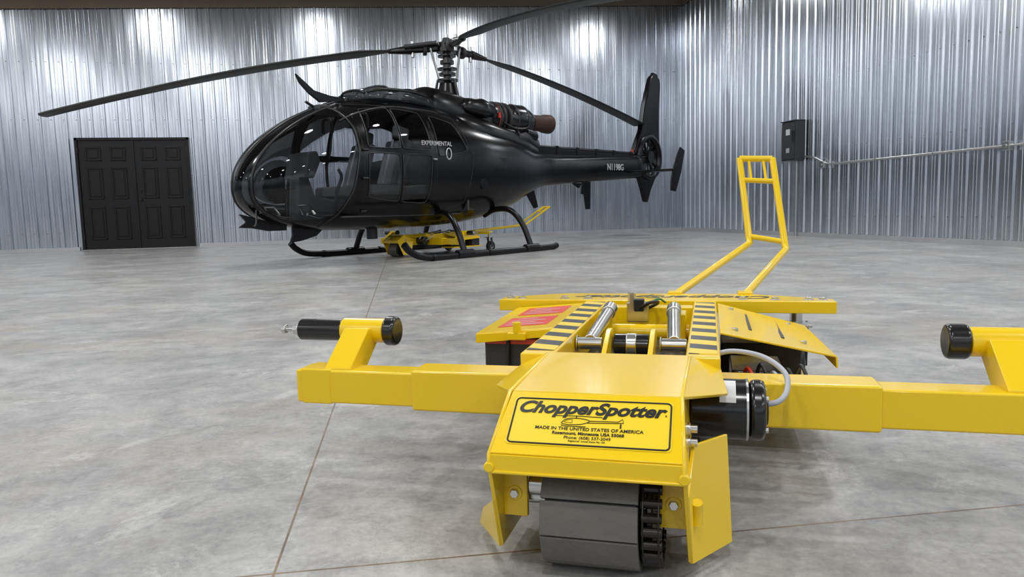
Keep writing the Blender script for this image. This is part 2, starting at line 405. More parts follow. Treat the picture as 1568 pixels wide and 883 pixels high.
        cyl('grip_nut',(e0+s*.006,yy,zz),(e0+s*.022,yy,zz),.015,STL,T,6)
        cyl('grip_stud',(e0+s*.02,yy,zz),(e0+s*.052,yy,zz),.007,STL,T,16)
        cyl('stud_end_nut',(e0+s*.045,yy,zz),(e0+s*.056,yy,zz),.013,STL,T,6)
    # motor
    mx0,mx1,my,mz,mr=.162,.300,.265,.205,.058
    cyl('motor_body',(mx0,my,mz),(mx1-.03,my,mz),mr,GBLK,T,48)
    cyl('motor_seam',(mx1-.036,my,mz),(mx1-.032,my,mz),mr+.0012,STL,T,48,None,0)
    cyl('motor_end',(mx1-.03,my,mz),(mx1,my,mz),mr,GBLK,T,48,None,.01)
    cyl('motor_hub',(mx1,my,mz),(mx1+.005,my,mz),.028,DRK,T,30)
    for a in (.8,-.8,2.4,-2.4): cyl('motor_bolt',(mx1-.002,my+.044*math.cos(a),mz+.044*math.sin(a)),(mx1+.004,my+.044*math.cos(a),mz+.044*math.sin(a)),.006,STL,T,6)
    lab=[]
    for k in range(7):
        a=math.radians(100+k*9); lab+= [(.215,my+(mr+.0008)*math.cos(a),mz+(mr+.0008)*math.sin(a)),(.245,my+(mr+.0008)*math.cos(a),mz+(mr+.0008)*math.sin(a))]
    mk('motor_label',lab,[(2*k,2*k+1,2*k+3,2*k+2) for k in range(6)],WHT,T)
    tube('motor_cable',[(.19,.44,.268),(.24,.43,.286),(.30,.39,.285),(.340,.34,.265),(.343,.30,.240),(.325,.27,.222),(.29,.265,.215)],.0055,GREY,T)
    # rails
    for s,(xa,xb) in enumerate(((-.2,-.125),(.149,.219))):
        box('side_rail',xa,xb,.335,1.23,.20,.29,YEL,T,.004)
        box('hazard_strip',xa+.006,xb-.006,.37,1.2,.2895,.2912,HAZ,T,0)
    box('well_floor',-.125,.149,.44,1.22,.12,.13,DRK,T,0)
    box('well_front',-.135,.158,.335,.36,.2,.287,YEL,T,.002)
    box('well_rear',-.125,.149,1.10,1.16,.2,.288,YEL,T,.003)
    for x in (-.04,.066):
        extr('lug',[(.42,.13),(.62,.13),(.64,.28),(.615,.302),(.58,.302),(.44,.24)],'x',x-.006,x+.006,YEL,T,.002)
    cyl('pivot_motor',(-.03,.61,.262),(.056,.61,.262),.026,GBLK,T,30)
    cyl('pivot_motor_band',(-.0,.61,.262),(.026,.61,.262),.028,STL,T,30)
    for x,s in ((-.088,-1),(.115,1)):
        cyl('lever_cross',(x-.03,.60,.265),(x+.03,.60,.265),.015,STL,T,24)
        cyl('lever_washer',(x-.034,.60,.265),(x-.03,.60,.265),.02,STL,T,24)
        cyl('lever_rod',(x,.60,.27),(x-s*.012,.86,.306),.017,STL,T,24)
        cyl('lever_end',(x-s*.012,.85,.305),(x-s*.013,.90,.312),.020,STL,T,24)
        box('lever_block',x-.02,x+.02,.88,.96,.2,.30,YEL,T,.004)
    cyl('lift_tube',(-.12,.93,.24),(.145,.93,.24),.022,YEL,T,24)
    box('connector',-.02,.01,1.0,1.03,.288,.325,BLK,T,.004)
    cyl('connector_bolt',(-.03,1.05,.29),(-.03,1.05,.34),.012,STL,T,6)
    box('connector_bracket',-.045,.02,1.04,1.07,.25,.31,STL,T,.003)
    tube('cable_loop',[(0,1.0,.30),(.03,.96,.32),(.05,1.0,.318),(.04,1.08,.30),(.0,1.1,.28)],.005,BLK,T)
    tube('green_wire',[(.01,1.02,.3),(.05,1.01,.325),(.07,1.05,.31)],.003,mat('green_wire',(.05,.25,.08),.4,var=(5,(.04,.2,.06))),T)
    # battery tray (near side)
    plate('battery_cover',[(-.415,.70,.265),(-.2,.70,.283),(-.2,1.215,.283),(-.43,1.215,.265)],.005,YEL,T)
    plate('battery_cover_lip',[(-.415,.70,.265),(-.2,.70,.283),(-.2,.70,.262),(-.415,.70,.240)],.005,YEL,T)
    plate('battery_cover_side',[(-.415,.70,.265),(-.43,1.215,.265),(-.43,1.215,.235),(-.415,.70,.24)],.005,YEL,T)
    box('battery_case',-.40,-.205,.72,1.2,.07,.255,DRK,T,.008)
    box('battery_red_band',-.395,-.21,.716,.72,.236,.25,RED,T,0)
    tube('battery_strap',[(-.33,.714,.255),(-.33,.708,.18),(-.325,.712,.09)],.006,BLK,T)
    def bz(x,h=0): return .265+(x+.42)*.0824+.003+h
    for y0 in (.775,.995):
        plate('warning_label',[(-.375,y0,bz(-.375)),(-.235,y0,bz(-.235)),(-.235,y0+.165,bz(-.235)),(-.377,y0+.165,bz(-.377))],.0008,RED,T,0)
        for k in range(4):
            xa_=-.36 if k<3 else -.35; ww=(.11,.08,.10,.06)[k]
            plate('warning_text',[(xa_,y0+.02+k*.036,bz(xa_,.001)),(xa_+ww,y0+.02+k*.036,bz(xa_+ww,.001)),(xa_+ww,y0+.027+k*.036,bz(xa_+ww,.001)),(xa_,y0+.027+k*.036,bz(xa_,.001))],.0003,WHT,T,0)
    cyl('latch_knob',(-.3,.695,.27),(-.3,.695,.30),.012,YEL,T,8)
    box('latch_base',-.325,-.275,.685,.705,.252,.272,YEL,T,.003)
    # electronics bay (far side)
    plate('control_cover',[(.222,.66,.285),(.222,1.2,.287),(.47,1.13,.232),(.50,.74,.218)],.005,YEL,T)
    plate('control_cover_lip',[(.47,1.13,.232),(.50,.74,.218),(.502,.74,.19),(.472,1.13,.205)],.005,YEL,T)
    for k in range(2):
        x=.30+k*.08; z=.2855-(x-.222)*.235
        box('cover_slot',x-.004,x+.004,.80,1.08,z-.004,z+.005,DRK,T,0)
    for (x,y) in ((.26,.74),(.43,.80),(.26,1.12),(.42,1.08)):
        z=.285-(x-.222)*.235; cyl('cover_bolt',(x,y,z),(x,y,z+.01),.008,STL,T,6)
    box('bay_tray',.222,.47,.62,1.18,.09,.105,YEL,T,.003)
    box('bay_back',.23,.45,1.0,1.15,.105,.20,DRK,T,.005)
    box('controller',.25,.38,.70,.9,.105,.185,GBLK,T,.006)
    for k in range(5): cyl('terminal',(.26+k*.028,.70,.15+.01*(k%2)),(.26+k*.028,.675,.15+.01*(k%2)),.006,STL,T,8)
    for k in range(6):
        x=.25+k*.03
        tube('bay_wire',[(x,.72,.17),(x+.01,.66,.19+.01*(k%3)),(x+.03,.64,.15),(x+.02,.70,.12)],.0045,[BLK,REDP,BLK,GREY,BLK,DRK][k],T)
    # rear plate
    extr('rear_crossplate',[(-.50,1.235),(.575,1.235),(.575,1.30),(.33,1.43),(-.30,1.43),(-.50,1.31)],'z',.279,.292,YEL,T,.003)
    box('rear_lip',-.50,.575,1.228,1.236,.255,.292,YEL,T,.002)
    for x in (-.47,-.43,.50,.54,-.28,.30,-.2,.4):
        cyl('plate_bolt',(x,1.275,.292),(x,1.275,.301),.011,STL,T,6); cyl('plate_washer',(x,1.275,.292),(x,1.275,.294),.016,STL,T,20)
    text('plate_text','ChopperSpotter',.095,basis(Vector((.08,1.335,.2925)),Vector((-1,0,0)),Vector((0,-1,0)),Vector((0,0,1))),INK,T,.002,.3,.0003,sx=1.0)
    for x in (-.40,.47):
        cyl('caster_wheel',(x-.025,1.36,.075),(x+.025,1.36,.075),.075,BLK,T,32,None,.01)
        cyl('caster_hub',(x-.03,1.36,.075),(x+.03,1.36,.075),.035,STL,T,24)
        for s in (-.034,.034): beam('caster_fork',(x+s,1.36,.07),(x+s,1.34,.21),.005,.04,DRK,T,.001)
        box('caster_top',x-.045,x+.045,1.29,1.39,.2,.21,STL,T,.003)
        cyl('caster_stem',(x,1.34,.2),(x,1.34,.28),.02,STL,T,16)
    box('under_frame',-.16,.18,.36,1.35,.10,.2,DRK,T,.005)
    # handle
    bl,br,kl,kr,tl,tr=[Vector(p) for p in handle]
    hr=.014
    tube('handle_left',[bl,bl+(kl-bl)*.96,kl,kl+(tl-kl)*.06,tl],hr,YEL,T,False)
    tube('handle_right',[br,br+(kr-br)*.96,kr,kr+(tr-kr)*.06,tr],hr,YEL,T,False)
    def L(a,b,t): return a+(b-a)*t
    for t in (1.,.74,.08):
        tube('handle_rung',[L(kl,tl,t),L(kr,tr,t)],hr*(1 if t==1 else .8),YEL,T,False)
    for t in (.28,.72):
        tube('handle_switch_bar',[L(L(kl,tl,.75),L(kr,tr,.75),t),L(tl,tr,t)],.006,YEL,T,False)
    for b0 in (bl,br): box('handle_foot',b0.x-.025,b0.x+.025,b0.y-.03,b0.y+.03,.24,.30,YEL,T,.004)
    return T
p=cf(.12,1.2)
tug((p[0],p[1],0),math.radians(-27.4),[(.082,1.44,.285),(.315,1.44,.285),(.361,2.064,.431),(.498,1.997,.407),(.326,2.262,.794),(.462,2.246,.787)])
p=cf(-1.54,9.94)
tug((p[0],p[1],0),math.radians(49-12.4-90),[(-.06,1.44,.285),(.10,1.44,.285),(-.05,2.6,.34),(.09,2.6,.34),(-.05,3.25,.62),(.09,3.25,.62)])

# ------------------------------------------------------------ helicopter
p=cf(-3.05,8.2)
Hh=empty('helicopter',(p[0],p[1],0),math.radians(49-12.4))
def gl_mats():
    m=bpy.data.materials.new('black_paint_with_glazing'); m.use_nodes=True; nt=m.node_tree; b=nt.nodes['Principled BSDF']
    b.inputs['Base Color'].default_value=(.0025,.0027,.0034,1); b.inputs['Roughness'].default_value=.20; b.inputs['Specular IOR Level'].default_value=.30; b.inputs['Coat Weight'].default_value=0.
    out=nt.nodes['Material Output']
    tr=nt.nodes.new('ShaderNodeBsdfTransparent'); tr.inputs[0].default_value=(.66,.68,.71,1)
    gs=nt.nodes.new('ShaderNodeBsdfGlossy'); gs.inputs['Roughness'].default_value=.02; gs.inputs['Color'].default_value=(.9,.92,.95,1)
    fr=nt.nodes.new('ShaderNodeFresnel'); fr.inputs[0].default_value=1.45
    g=nt.nodes.new('ShaderNodeMixShader'); nt.links.new(fr.outputs[0],g.inputs[0]); nt.links.new(tr.outputs[0],g.inputs[1]); nt.links.new(gs.outputs[0],g.inputs[2])
    at=nt.nodes.new('ShaderNodeAttribute'); at.attribute_name='glaze'
    gt=nt.nodes.new('ShaderNodeMath'); gt.operation='GREATER_THAN'; gt.inputs[1].default_value=0; nt.links.new(at.outputs['Fac'],gt.inputs[0])
    mx=nt.nodes.new('ShaderNodeMixShader'); nt.links.new(gt.outputs[0],mx.inputs[0]); nt.links.new(b.outputs[0],mx.inputs[1]); nt.links.new(g.outputs[0],mx.inputs[2])
    nt.links.new(mx.outputs[0],out.inputs[0]); return m
PAINT=gl_mats()
BP=mat('black_aircraft_paint',(.003,.0032,.004),.27,0,0,.32,var=(6,(.005,.005,.006)))
ROTB=mat('rotor_blade_paint',(.026,.030,.028),.45,var=(5,(.036,.040,.036)))
def tab(T,s):
    if s<=T[0][0]: return T[0][1]
    if s>=T[-1][0]: return T[-1][1]
    for i in range(len(T)-1):
        if T[i][0]<=s<=T[i+1][0]: break
    def sl(j):
        if j<=0: return 0
        if j>=len(T)-1: return (T[-1][1]-T[-2][1])/(T[-1][0]-T[-2][0])
        return (T[j+1][1]-T[j-1][1])/(T[j+1][0]-T[j-1][0])
    h=T[i+1][0]-T[i][0]; t=(s-T[i][0])/h; a,b=T[i][1],T[i+1][1]; m0,m1=sl(i)*h,sl(i+1)*h
    return (2*t**3-3*t*t+1)*a+(t**3-2*t*t+t)*m0+(-2*t**3+3*t*t)*b+(t**3-t*t)*m1
def q(s,L,p): return (1-(1-s/L)**p)**(1/p)
HW=[(1.8,.77),(2.4,.77),(3.0,.74),(3.6,.68),(4.2,.56),(4.7,.42),(5.1,.29),(5.5,.20),(6,.165),(8.5,.12)]
ZT=[(2.0,2.06),(2.6,2.05),(3.1,1.98),(3.6,1.88),(4.2,1.78),(4.7,1.66),(5.1,1.55),(5.6,1.49),(8.5,1.56)]
ZB=[(1.7,.39),(2.6,.39),(3.3,.42),(3.9,.50),(4.4,.62),(4.8,.76),(5.2,.90),(5.6,.97),(8.5,1.14)]
SN=.05
def sec(s):
    s2=max(1e-5,s-SN)
    hw=.77*q(s2,1.75,1.95) if s2<1.75 else tab(HW,s)
    zt=.97+1.09*q(s2,1.95,1.6) if s2<1.95 else tab(ZT,s)
    zb=.95-.56*q(s2,1.65,2.6) if s2<1.65 else tab(ZB,s)
    zc=zb+(zt-zb)*.44
    return hw,zt,zb,zc
NE=2.3
def surf(s,z):
    hw,zt,zb,zc=sec(s); t=(z-zc)/(zt-zc) if z>zc else (zc-z)/(zc-zb)
    return hw*max(0,1-min(1,abs(t))**NE)**(1/NE)
def sdpoly(p,P):
    x,y=p; d=1e9; ins=False; n=len(P)
    for i in range(n):
        x1,y1=P[i]; x2,y2=P[(i+1)%n]; ex,ey=x2-x1,y2-y1; wx,wy=x-x1,y-y1
        t=max(0,min(1,(wx*ex+wy*ey)/(ex*ex+ey*ey+1e-12))); d=min(d,math.hypot(wx-ex*t,wy-ey*t))
        if (y1>y)!=(y2>y) and x<(x2-x1)*(y-y1)/(y2-y1)+x1: ins=not ins
    return d if ins else -d
def rnd(P,k=1,c=.12):
    for _ in range(k):
        o=[]
        for i in range(len(P)):
            a,b=P[i],P[(i+1)%len(P)]; o+= [(a[0]*(1-c)+b[0]*c,a[1]*(1-c)+b[1]*c),(a[0]*c+b[0]*(1-c),a[1]*c+b[1]*(1-c))]
        P=o; c=.22
    return P
BUB=rnd([(-.4,.20),(.50,.22),(.90,.46),(1.10,.85),(1.20,1.3),(1.20,1.6),(1.13,1.86),(.95,1.93),(-.4,1.93)],1)
def R2(P): return rnd(P,2,.06)
WU1=R2([(1.33,1.36),(1.80,1.36),(1.80,1.87),(1.40,1.83)]); WU2=R2([(1.83,1.36),(2.30,1.36),(2.27,1.84),(1.83,1.87)])
WL=R2([(1.31,.78),(1.78,.72),(1.78,1.30),(1.33,1.30)]); WL2=R2([(1.81,.72),(2.24,.70),(2.30,1.30),(1.81,1.30)])
WR=R2([(2.42,1.28),(3.0,1.38),(2.82,1.74),(2.42,1.82)])
def glaze(x,y,z):
    ay=abs(y)
    g=min(sdpoly((x,z),BUB),ay-.22)
    g=max(g,min(.8-x, ay-.03, .165-ay, z-.62, 1.5-z, ))
    for W_ in (WU1,WU2,WL,WL2,WR): g=max(g,sdpoly((x,z),W_))
    if z>1.85: g=max(g,min(x-1.30,2.0-x,ay-.06,.46-ay))
    return g
ss=[8.5*((i/150)**1.9) for i in range(151)]; ss=sorted(set([SN+.0006]+[SN+s for s in ss if s>.002 and s<8.44]+[8.5]+[1.0+.02*i for i in range(105)]))
NT=120; rings=[]
for s in ss:
    hw,zt,zb,zc=sec(s); r=[]
    for j in range(NT):
        a=2*math.pi*j/NT; c,sn=math.cos(a),math.sin(a)
        y=hw*math.copysign(abs(c)**(2/NE),c); z=zc+((zt-zc) if sn>0 else (zc-zb))*math.copysign(abs(sn)**(2/NE),sn)
        r.append((s,y,z))
    rings.append(r)
body=loft('fuselage',rings,PAINT,Hh)
at=body.data.attributes.new('glaze','FLOAT','POINT')
at.data.foreach_set('value',[glaze(*v.co) if v.co.x<3.2 else -1. for v in body.data.vertices])
def onside(pts,side=-1,off=.004): return [(s,side*(surf(s,z)+off),z) for s,z in pts]
def dens(P,n=6,cyc=True):
    o=[]
    for i in range(len(P) if cyc else len(P)-1):
        a,b=P[i],P[(i+1)%len(P)]; o+=[(a[0]+(b[0]-a[0])*k/n,a[1]+(b[1]-a[1])*k/n) for k in range(n)]
    if not cyc:o.append(P[-1])
    return o
FR=mat('canopy_frame',(.010,.010,.011),.32,.2,var=(9,(.016,.016,.016)))
for sd in (-1,1):
    for W_ in (WU1,WU2,WL,WL2,WR): tube('window_frame',onside(dens(W_,3),sd),.008,FR,Hh,False,True,2)
    tube('bubble_frame',onside(dens([(.90,.455),(1.0,.60),(1.12,.86),(1.22,1.3),(1.22,1.6),(1.15,1.86),(1.0,1.93)],6,False),sd),.014,FR,Hh,False)
    tube('door_seam',onside(dens([(1.26,.58),(2.32,.55),(2.36,1.88),(1.28,1.90)],8),sd,.001),.004,FR,Hh,False,True,2)
    tube('rear_door_seam',onside(dens([(2.37,.55),(2.95,.7),(3.1,1.3),(2.9,1.82),(2.37,1.88)],8),sd,.001),.004,FR,Hh,False,True,2)
    pts=[]
    for k in range(40):
        z=.50+1.40*k/39; lo,hi=SN+.001,1.6
        for _ in range(30):
            mid=(lo+hi)/2
            if surf(mid,z)>.205 and sec(mid)[2]<z<sec(mid)[1]: hi=mid
            else: lo=mid
        pts.append((hi-.004,sd*.207,z))
    tube('nose_frame',pts,.016,FR,Hh,False)
for s,z in ((1.3,.62),(1.3,1.9),(1.25,1.0),(1.28,1.33)): 
    cyl('door_hinge',(s-.03,-(surf(s,z)+.01),z),(s+.05,-(surf(s,z)+.01),z),.014,FR,Hh,12)
cyl('door_handle',(2.30,-(surf(2.28,1.2)+.02),1.25),(2.36,-(surf(2.2,1.2)+.02),1.25),.012,STL,Hh,12)
cyl('fuel_cap',(3.3,-(surf(3.3,.95)-.01),.95),(3.3,-(surf(3.3,.95)+.012),.95),.07,BP,Hh,30)
box('step_hatch',3.75,3.87,-surf(3.8,1.3)-.01,-surf(3.8,1.3)+.05,1.18,1.34,INK,Hh,.01)
# lettering
LET=mat('white_lettering',(.6,.6,.6),.5,var=(8,(.5,.5,.5)))
X=Vector((1,0,0)); Z=Vector((0,0,1)); NY=Vector((0,-1,0))
text('registration','N1198G',.16,basis(Vector((7.45,-.165,1.31)),Vector((1,.016,0)).normalized(),Z,NY),LET,Hh,.004,.0,.001)
text('experimental_text','EXPERIMENTAL',.078,basis(Vector((2.40,-(surf(2.4,1.5)+.03),1.45)),Vector((1,.03,0)).normalized(),Z,NY),LET,Hh,.001,.0,.001)
em=[(2.60+.045*math.cos(a),-(surf(2.62,1.34)+.012),1.33+.07*math.sin(a)) for a in [k*math.pi/12 for k in range(24)]]
tube('crest',em,.008,LET,Hh,False,True,2)
# interior
INT=mat('cabin_interior',(.04,.04,.042),.7,var=(5,(.06,.06,.06)))
SEAT=mat('seat_cloth',(.20,.20,.20),.85,bump=(60,.3),var=(12,(.11,.11,.11)))
box('cabin_floor',1.05,3.0,-.55,.55,.55,.57,INT,Hh,0)
extr('rear_bulkhead',[(-.66,.60),(.66,.60),(.66,1.5),(.5,1.82),(-.5,1.82),(-.66,1.5)],'x',3.02,3.05,INT,Hh,0)
for y in (-.36,.36):
    box('seat_cushion',1.45,1.95,y-.23,y+.23,.80,.94,SEAT,Hh,.04)
    box('seat_pedestal',1.5,1.9,y-.18,y+.18,.57,.80,INT,Hh,.02)
    beam('seat_back',(1.92,y,.92),(2.12,y,1.50),.44,.10,SEAT,Hh,.04)
    beam('head_rest',(2.13,y,1.52),(2.16,y,1.68),.24,.08,SEAT,Hh,.03)
    tube('harness',[(1.93,y-.1,1.5),(1.83,y-.09,1.2),(1.78,y-.05,.96)],.014,GREY,Hh)
    tube('cyclic_stick',[(1.08,y,.57),(1.12,y,.85),(1.2,y,1.02),(1.16,y,1.12)],.018,BLK,Hh)
    tube('pedal_arm',[(1.05,y,.57),(.85,y,.56),(.70,y,.60)],.018,STL,Hh,False)
    tube('pedals',[(.72,y-.12,.60),(.66,y-.1,.70),(.66,y+.1,.70),(.72,y+.12,.60)],.014,STL,Hh,False)
    tube('headset',[(1.55,y-.1,1.62),(1.55,y-.08,1.78),(1.55,y+.08,1.78),(1.55,y+.1,1.62)],.02,BLK,Hh)
    tube('headset_cord',[(1.55,y-.1,1.62),(1.5,y-.1,1.4),(1.52,y-.05,1.3),(1.6,y,1.5),(1.6,y,1.8)],.006,BLK,Hh)
box('rear_bench',2.45,2.95,-.6,.6,.80,.95,SEAT,Hh,.04); beam('rear_bench_back',(2.93,0,.95),(3.0,0,1.5),1.15,.1,SEAT,Hh,.04)
extr('instrument_panel',[(.78,1.02),(.92,1.02),(1.02,1.22),(.98,1.34),(.86,1.32)],'y',-.22,.22,INT,Hh,.02)
extr('console',[(.74,.52),(1.35,.52),(1.3,.76),(1.0,.82),(.92,1.04),(.78,1.04)],'y',-.10,.10,INT,Hh,.02)
for y in (-.15,-.05,.05,.15):
    for zz in (1.12,1.23):
        c=Vector((.955 if zz<1.2 else 1.005,y,zz)); cyl('gauge',c,c+Vector((.02,0,-.008)),.042,GBLK,Hh,20); cyl('gauge_face',c+Vector((.02,0,-.008)),c+Vector((.022,0,-.009)),.034,GREY,Hh,20)
box('overhead_console',1.1,1.7,-.12,.12,1.80,1.9,INT,Hh,.02)
def top_line(y,s0,s1,off,n=30):
    o=[]
    for k in range(n+1):
        s=s0+(s1-s0)*k/n; hw,zt,zb,zc=sec(s); o.append((s,y,zc+(zt-zc)*max(0,1-min(1,abs(y/hw))**NE)**(1/NE)+off))
    return o
tube('canopy_spine',top_line(0,SN+.01,2.0,.004,60),.02,FR,Hh,False)
for sd in (-1,1): tube('roof_rail',top_line(sd*.5,1.1,2.6,.004),.014,FR,Hh,False)
# upper fairings
def fair(name,T,m,n=40):
    rs=[]
    for s,hw,z0,z1 in T:
        r=[]
        for j in range(n):
            a=2*math.pi*j/n; c,sn=math.cos(a),math.sin(a); zc=z0+(z1-z0)*.35
            r.append((s,hw*math.copysign(abs(c)**.8,c),zc+((z1-zc) if sn>0 else (zc-z0))*math.copysign(abs(sn)**.8,sn)))
        rs.append(r)
    return loft(name,rs,m,Hh)
GLS=bpy.data.materials.new('tinted_glass'); GLS.use_nodes=True
_b=GLS.node_tree.nodes['Principled BSDF']; _b.inputs['Base Color'].default_value=(.03,.035,.04,1); _b.inputs['Roughness'].default_value=.08; _b.inputs['Alpha'].default_value=.75
fair('roof_fairing',[(1.62,.12,1.98,2.05),(1.72,.30,1.96,2.13),(1.9,.38,1.95,2.19),(2.3,.42,1.95,2.20),(2.6,.40,1.93,2.17),(2.75,.36,1.9,2.1)],GLS)
for sd in (-1,1): tube('roof_fairing_frame',[(1.70,sd*.28,2.08),(1.88,sd*.35,2.12),(2.3,sd*.385,2.13),(2.6,sd*.37,2.10)],.016,FR,Hh)
tube('roof_fairing_hoop',[(1.69,-.24,2.07),(1.67,-.15,2.11),(1.66,0,2.12),(1.67,.15,2.11),(1.69,.24,2.07)],.016,FR,Hh)
for s_ in (2.0,2.45): tube('roof_fairing_hoop',[(s_,-.37,2.06),(s_,-.30,2.16),(s_,-.15,2.195),(s_,0,2.203),(s_,.15,2.195),(s_,.30,2.16),(s_,.37,2.06)],.014,FR,Hh)
fair('gearbox_cowl',[(2.62,.14,1.9,2.12),(2.7,.27,1.85,2.24),(2.85,.34,1.8,2.29),(3.1,.37,1.75,2.28),(3.4,.37,1.7,2.24),(3.7,.33,1.7,2.18),(3.95,.29,1.7,2.14),(4.1,.22,1.75,2.1)],BP)
fair('deck_cowl',[(3.0,.30,1.7,2.0),(3.3,.52,1.55,1.99),(3.8,.50,1.5,1.93),(4.3,.40,1.5,1.83),(4.8,.30,1.45,1.72),(5.2,.18,1.4,1.6)],BP)
for sd in (-1,1):
    fair_o=fair('intake_duct',[(3.3,.08,2.0,2.1),(3.4,.14,1.95,2.18),(3.7,.15,1.92,2.2),(3.9,.12,1.95,2.15)],BP); fair_o.location=(0,sd*.30,-.02)
# engine
ez=1.98
def ring(name,prof,m,zc=ez,n=40,yc=0,cap=True):
    return loft(name,[[(s,yc+r*math.cos(2*math.pi*j/n),zc+r*math.sin(2*math.pi*j/n)) for j in range(n)] for s,r in prof],m,Hh,cap)
ring('engine_intake',[(3.95,.17),(4.0,.21),(4.1,.235),(4.22,.235),(4.24,.22)],BP)
ring('engine_body',[(4.24,.205),(4.28,.225),(4.42,.225),(4.44,.205),(4.5,.205),(4.52,.24),(4.62,.245),(4.85,.24),(5.0,.22),(5.12,.17),(5.2,.13)],GBLK)
for s in (4.26,4.35,4.48,4.66,4.9): ring('engine_clamp',[(s-.012,.2),(s-.012,.246),(s+.012,.246),(s+.012,.2)],DRK)
ring('engine_red_band',[(4.225,.2),(4.225,.232),(4.24,.232),(4.24,.2)],REDP)
box('red_tag',4.16,4.2,-.26,-.235,1.95,2.03,REDP,Hh,.003)
RUST=mat('burnt_exhaust',(.11,.055,.035),.6,.5,bump=(40,.3),var=(8,(.05,.03,.025)))
ring('exhaust_pipe',[(5.15,.11),(5.25,.125),(5.45,.13),(5.55,.15),(5.68,.155),(5.68,.14),(5.55,.135),(5.3,.11)],RUST,cap=False)
for sd in (-1,1):
    tube('engine_mount',[(4.6,sd*.2,1.85),(4.65,sd*.3,1.62)],.02,FR,Hh,False); tube('oil_pipe',[(4.3,sd*.22,1.9),(4.5,sd*.27,1.82),(4.8,sd*.24,1.84),(5.0,sd*.2,1.95)],.014,STL if sd>0 else FR,Hh)
cyl('oil_cooler',(4.9,-.12,1.78),(5.15,-.12,1.74),.09,BP,Hh,24)
fair('engine_under_cowl',[(4.0,.22,1.6,1.85),(4.4,.26,1.6,1.88),(4.9,.24,1.55,1.84),(5.25,.15,1.5,1.74),(5.35,.08,1.5,1.66)],BP)
# mast + hub
hx=3.37; hz=2.88
cyl('mast_base',(hx,0,2.18),(hx,0,2.40),.17,BP,Hh,32,.11)
cyl('mast',(hx,0,2.3),(hx,0,2.92),.055,GBLK,Hh,24)
for z,r,h in ((2.42,.15,.03),(2.50,.12,.04),(2.58,.14,.025),(2.66,.10,.05),(2.76,.13,.02)): cyl('swashplate',(hx,0,z),(hx,0,z+h),r,GBLK,Hh,32)
for k in range(3):
    a=math.radians(30+120*k); cyl('servo_rod',(hx+.2*math.cos(a),.2*math.sin(a),2.2),(hx+.14*math.cos(a),.14*math.sin(a),2.44),.018,DRK,Hh,12)
cyl('hub_body',(hx,0,hz-.06),(hx,0,hz+.07),.14,GBLK,Hh,24); cyl('hub_cap',(hx,0,hz+.07),(hx,0,hz+.14),.08,DRK,Hh,24,.05); cyl('hub_bolt',(hx,0,hz+.14),(hx,0,hz+.19),.03,STL,Hh,6)
for bi,(ang,dc) in enumerate(((142.4,.0773),(.3,.059),(240.3,.058))):
    a=math.radians(ang); d=Vector((math.cos(a),math.sin(a),0)); n=Vector((-math.sin(a),math.cos(a),0)); c0=Vector((hx,0,0))
    zf=lambda r:hz-dc*r**1.5
    cyl('blade_grip',c0+d*.12+Z*(hz),c0+d*.52+Z*zf(.52),.050,GBLK,Hh,20); cyl('blade_cuff',c0+d*.5+Z*zf(.5),c0+d*.82+Z*zf(.82),.065,GBLK,Hh,20,.03)
    cyl('grip_pin',c0+d*.48+Z*(zf(.48)-.11),c0+d*.48+Z*(zf(.48)+.11),.026,STL,Hh,12)
    cyl('grip_flange',c0+d*.28+Z*(hz-.02),c0+d*.33+Z*(hz-.02),.085,DRK,Hh,20)
    cyl('damper',c0+d*.15+n*.12+Z*(hz+.05),c0+d*.6+n*.09+Z*(zf(.6)+.03),.028,DRK,Hh,16)
    cyl('pitch_link',c0+d*.13+n*.10+Z*2.44,c0+d*.24+n*.13+Z*(hz-.03),.016,STL,Hh,12)
    cyl('pitch_horn',c0+d*.24+n*.13+Z*(hz-.03),c0+d*.30+Z*(hz-.02),.022,GBLK,Hh,12)
    beam('hub_arm',c0+Z*(hz+.045),c0+d*.3+Z*(hz+.04),.12,.02,GBLK,Hh)
    rs=[]
    for k in range(31):
        r=.78+(5.25-.78)*k/30; ch=.15 if k>3 else .05+.10*k/3.
        cpt=c0+d*r+Z*zf(r); tw=math.radians(9-8*r/5.25); cv=n*math.cos(tw)+Z*math.sin(tw); uv=Z*math.cos(tw)-n*math.sin(tw)
        prof=[(-1,0),(-.5,.10),(.3,.17),(.75,.15),(.95,.07),(1,0),(.95,-.06),(.75,-.10),(.3,-.11),(-.5,-.06)]
        rs.append([cpt+cv*(x_*ch)+uv*(y_*ch) for x_,y_ in prof])
    loft(f'rotor_blade_{bi+1}',rs,ROTB,Hh)
# tail
tz=1.55; tx=8.85
def arc(cx_,cz_,r,n=48): return [(cx_+r*math.cos(2*math.pi*k/n),cz_+r*math.sin(2*math.pi*k/n)) for k in range(n)]
ro=arc(tx,tz,.44); ri=arc(tx,tz,.35); v=[];n=48
for P_,yy in ((ro,-.09),(ri,-.11),(ri,.11),(ro,.09)): v+=[(a_,yy,b_) for a_,b_ in P_]
f=[]
for k in range(4):
    for j in range(n): f.append((k*n+j,k*n+(j+1)%n,((k+1)%4)*n+(j+1)%n,((k+1)%4)*n+j))
mk('tail_rotor_duct',v,f,BP,Hh,True)
cyl('tail_rotor_hub',(tx,-.10,tz),(tx,.08,tz),.12,GBLK,Hh,24)
for k in range(13):
    a=2*math.pi*k/13; beam('tail_rotor_blade',(tx+.1*math.cos(a),0,tz+.1*math.sin(a)),(tx+.34*math.cos(a),0,tz+.34*math.sin(a)),.05,.012,FR,Hh,.002)
for a in (.5,2.6,4.7): beam('stator',(tx,.06,tz),(tx+.36*math.cos(a),.06,tz+.36*math.sin(a)),.03,.03,BP,Hh,.004)
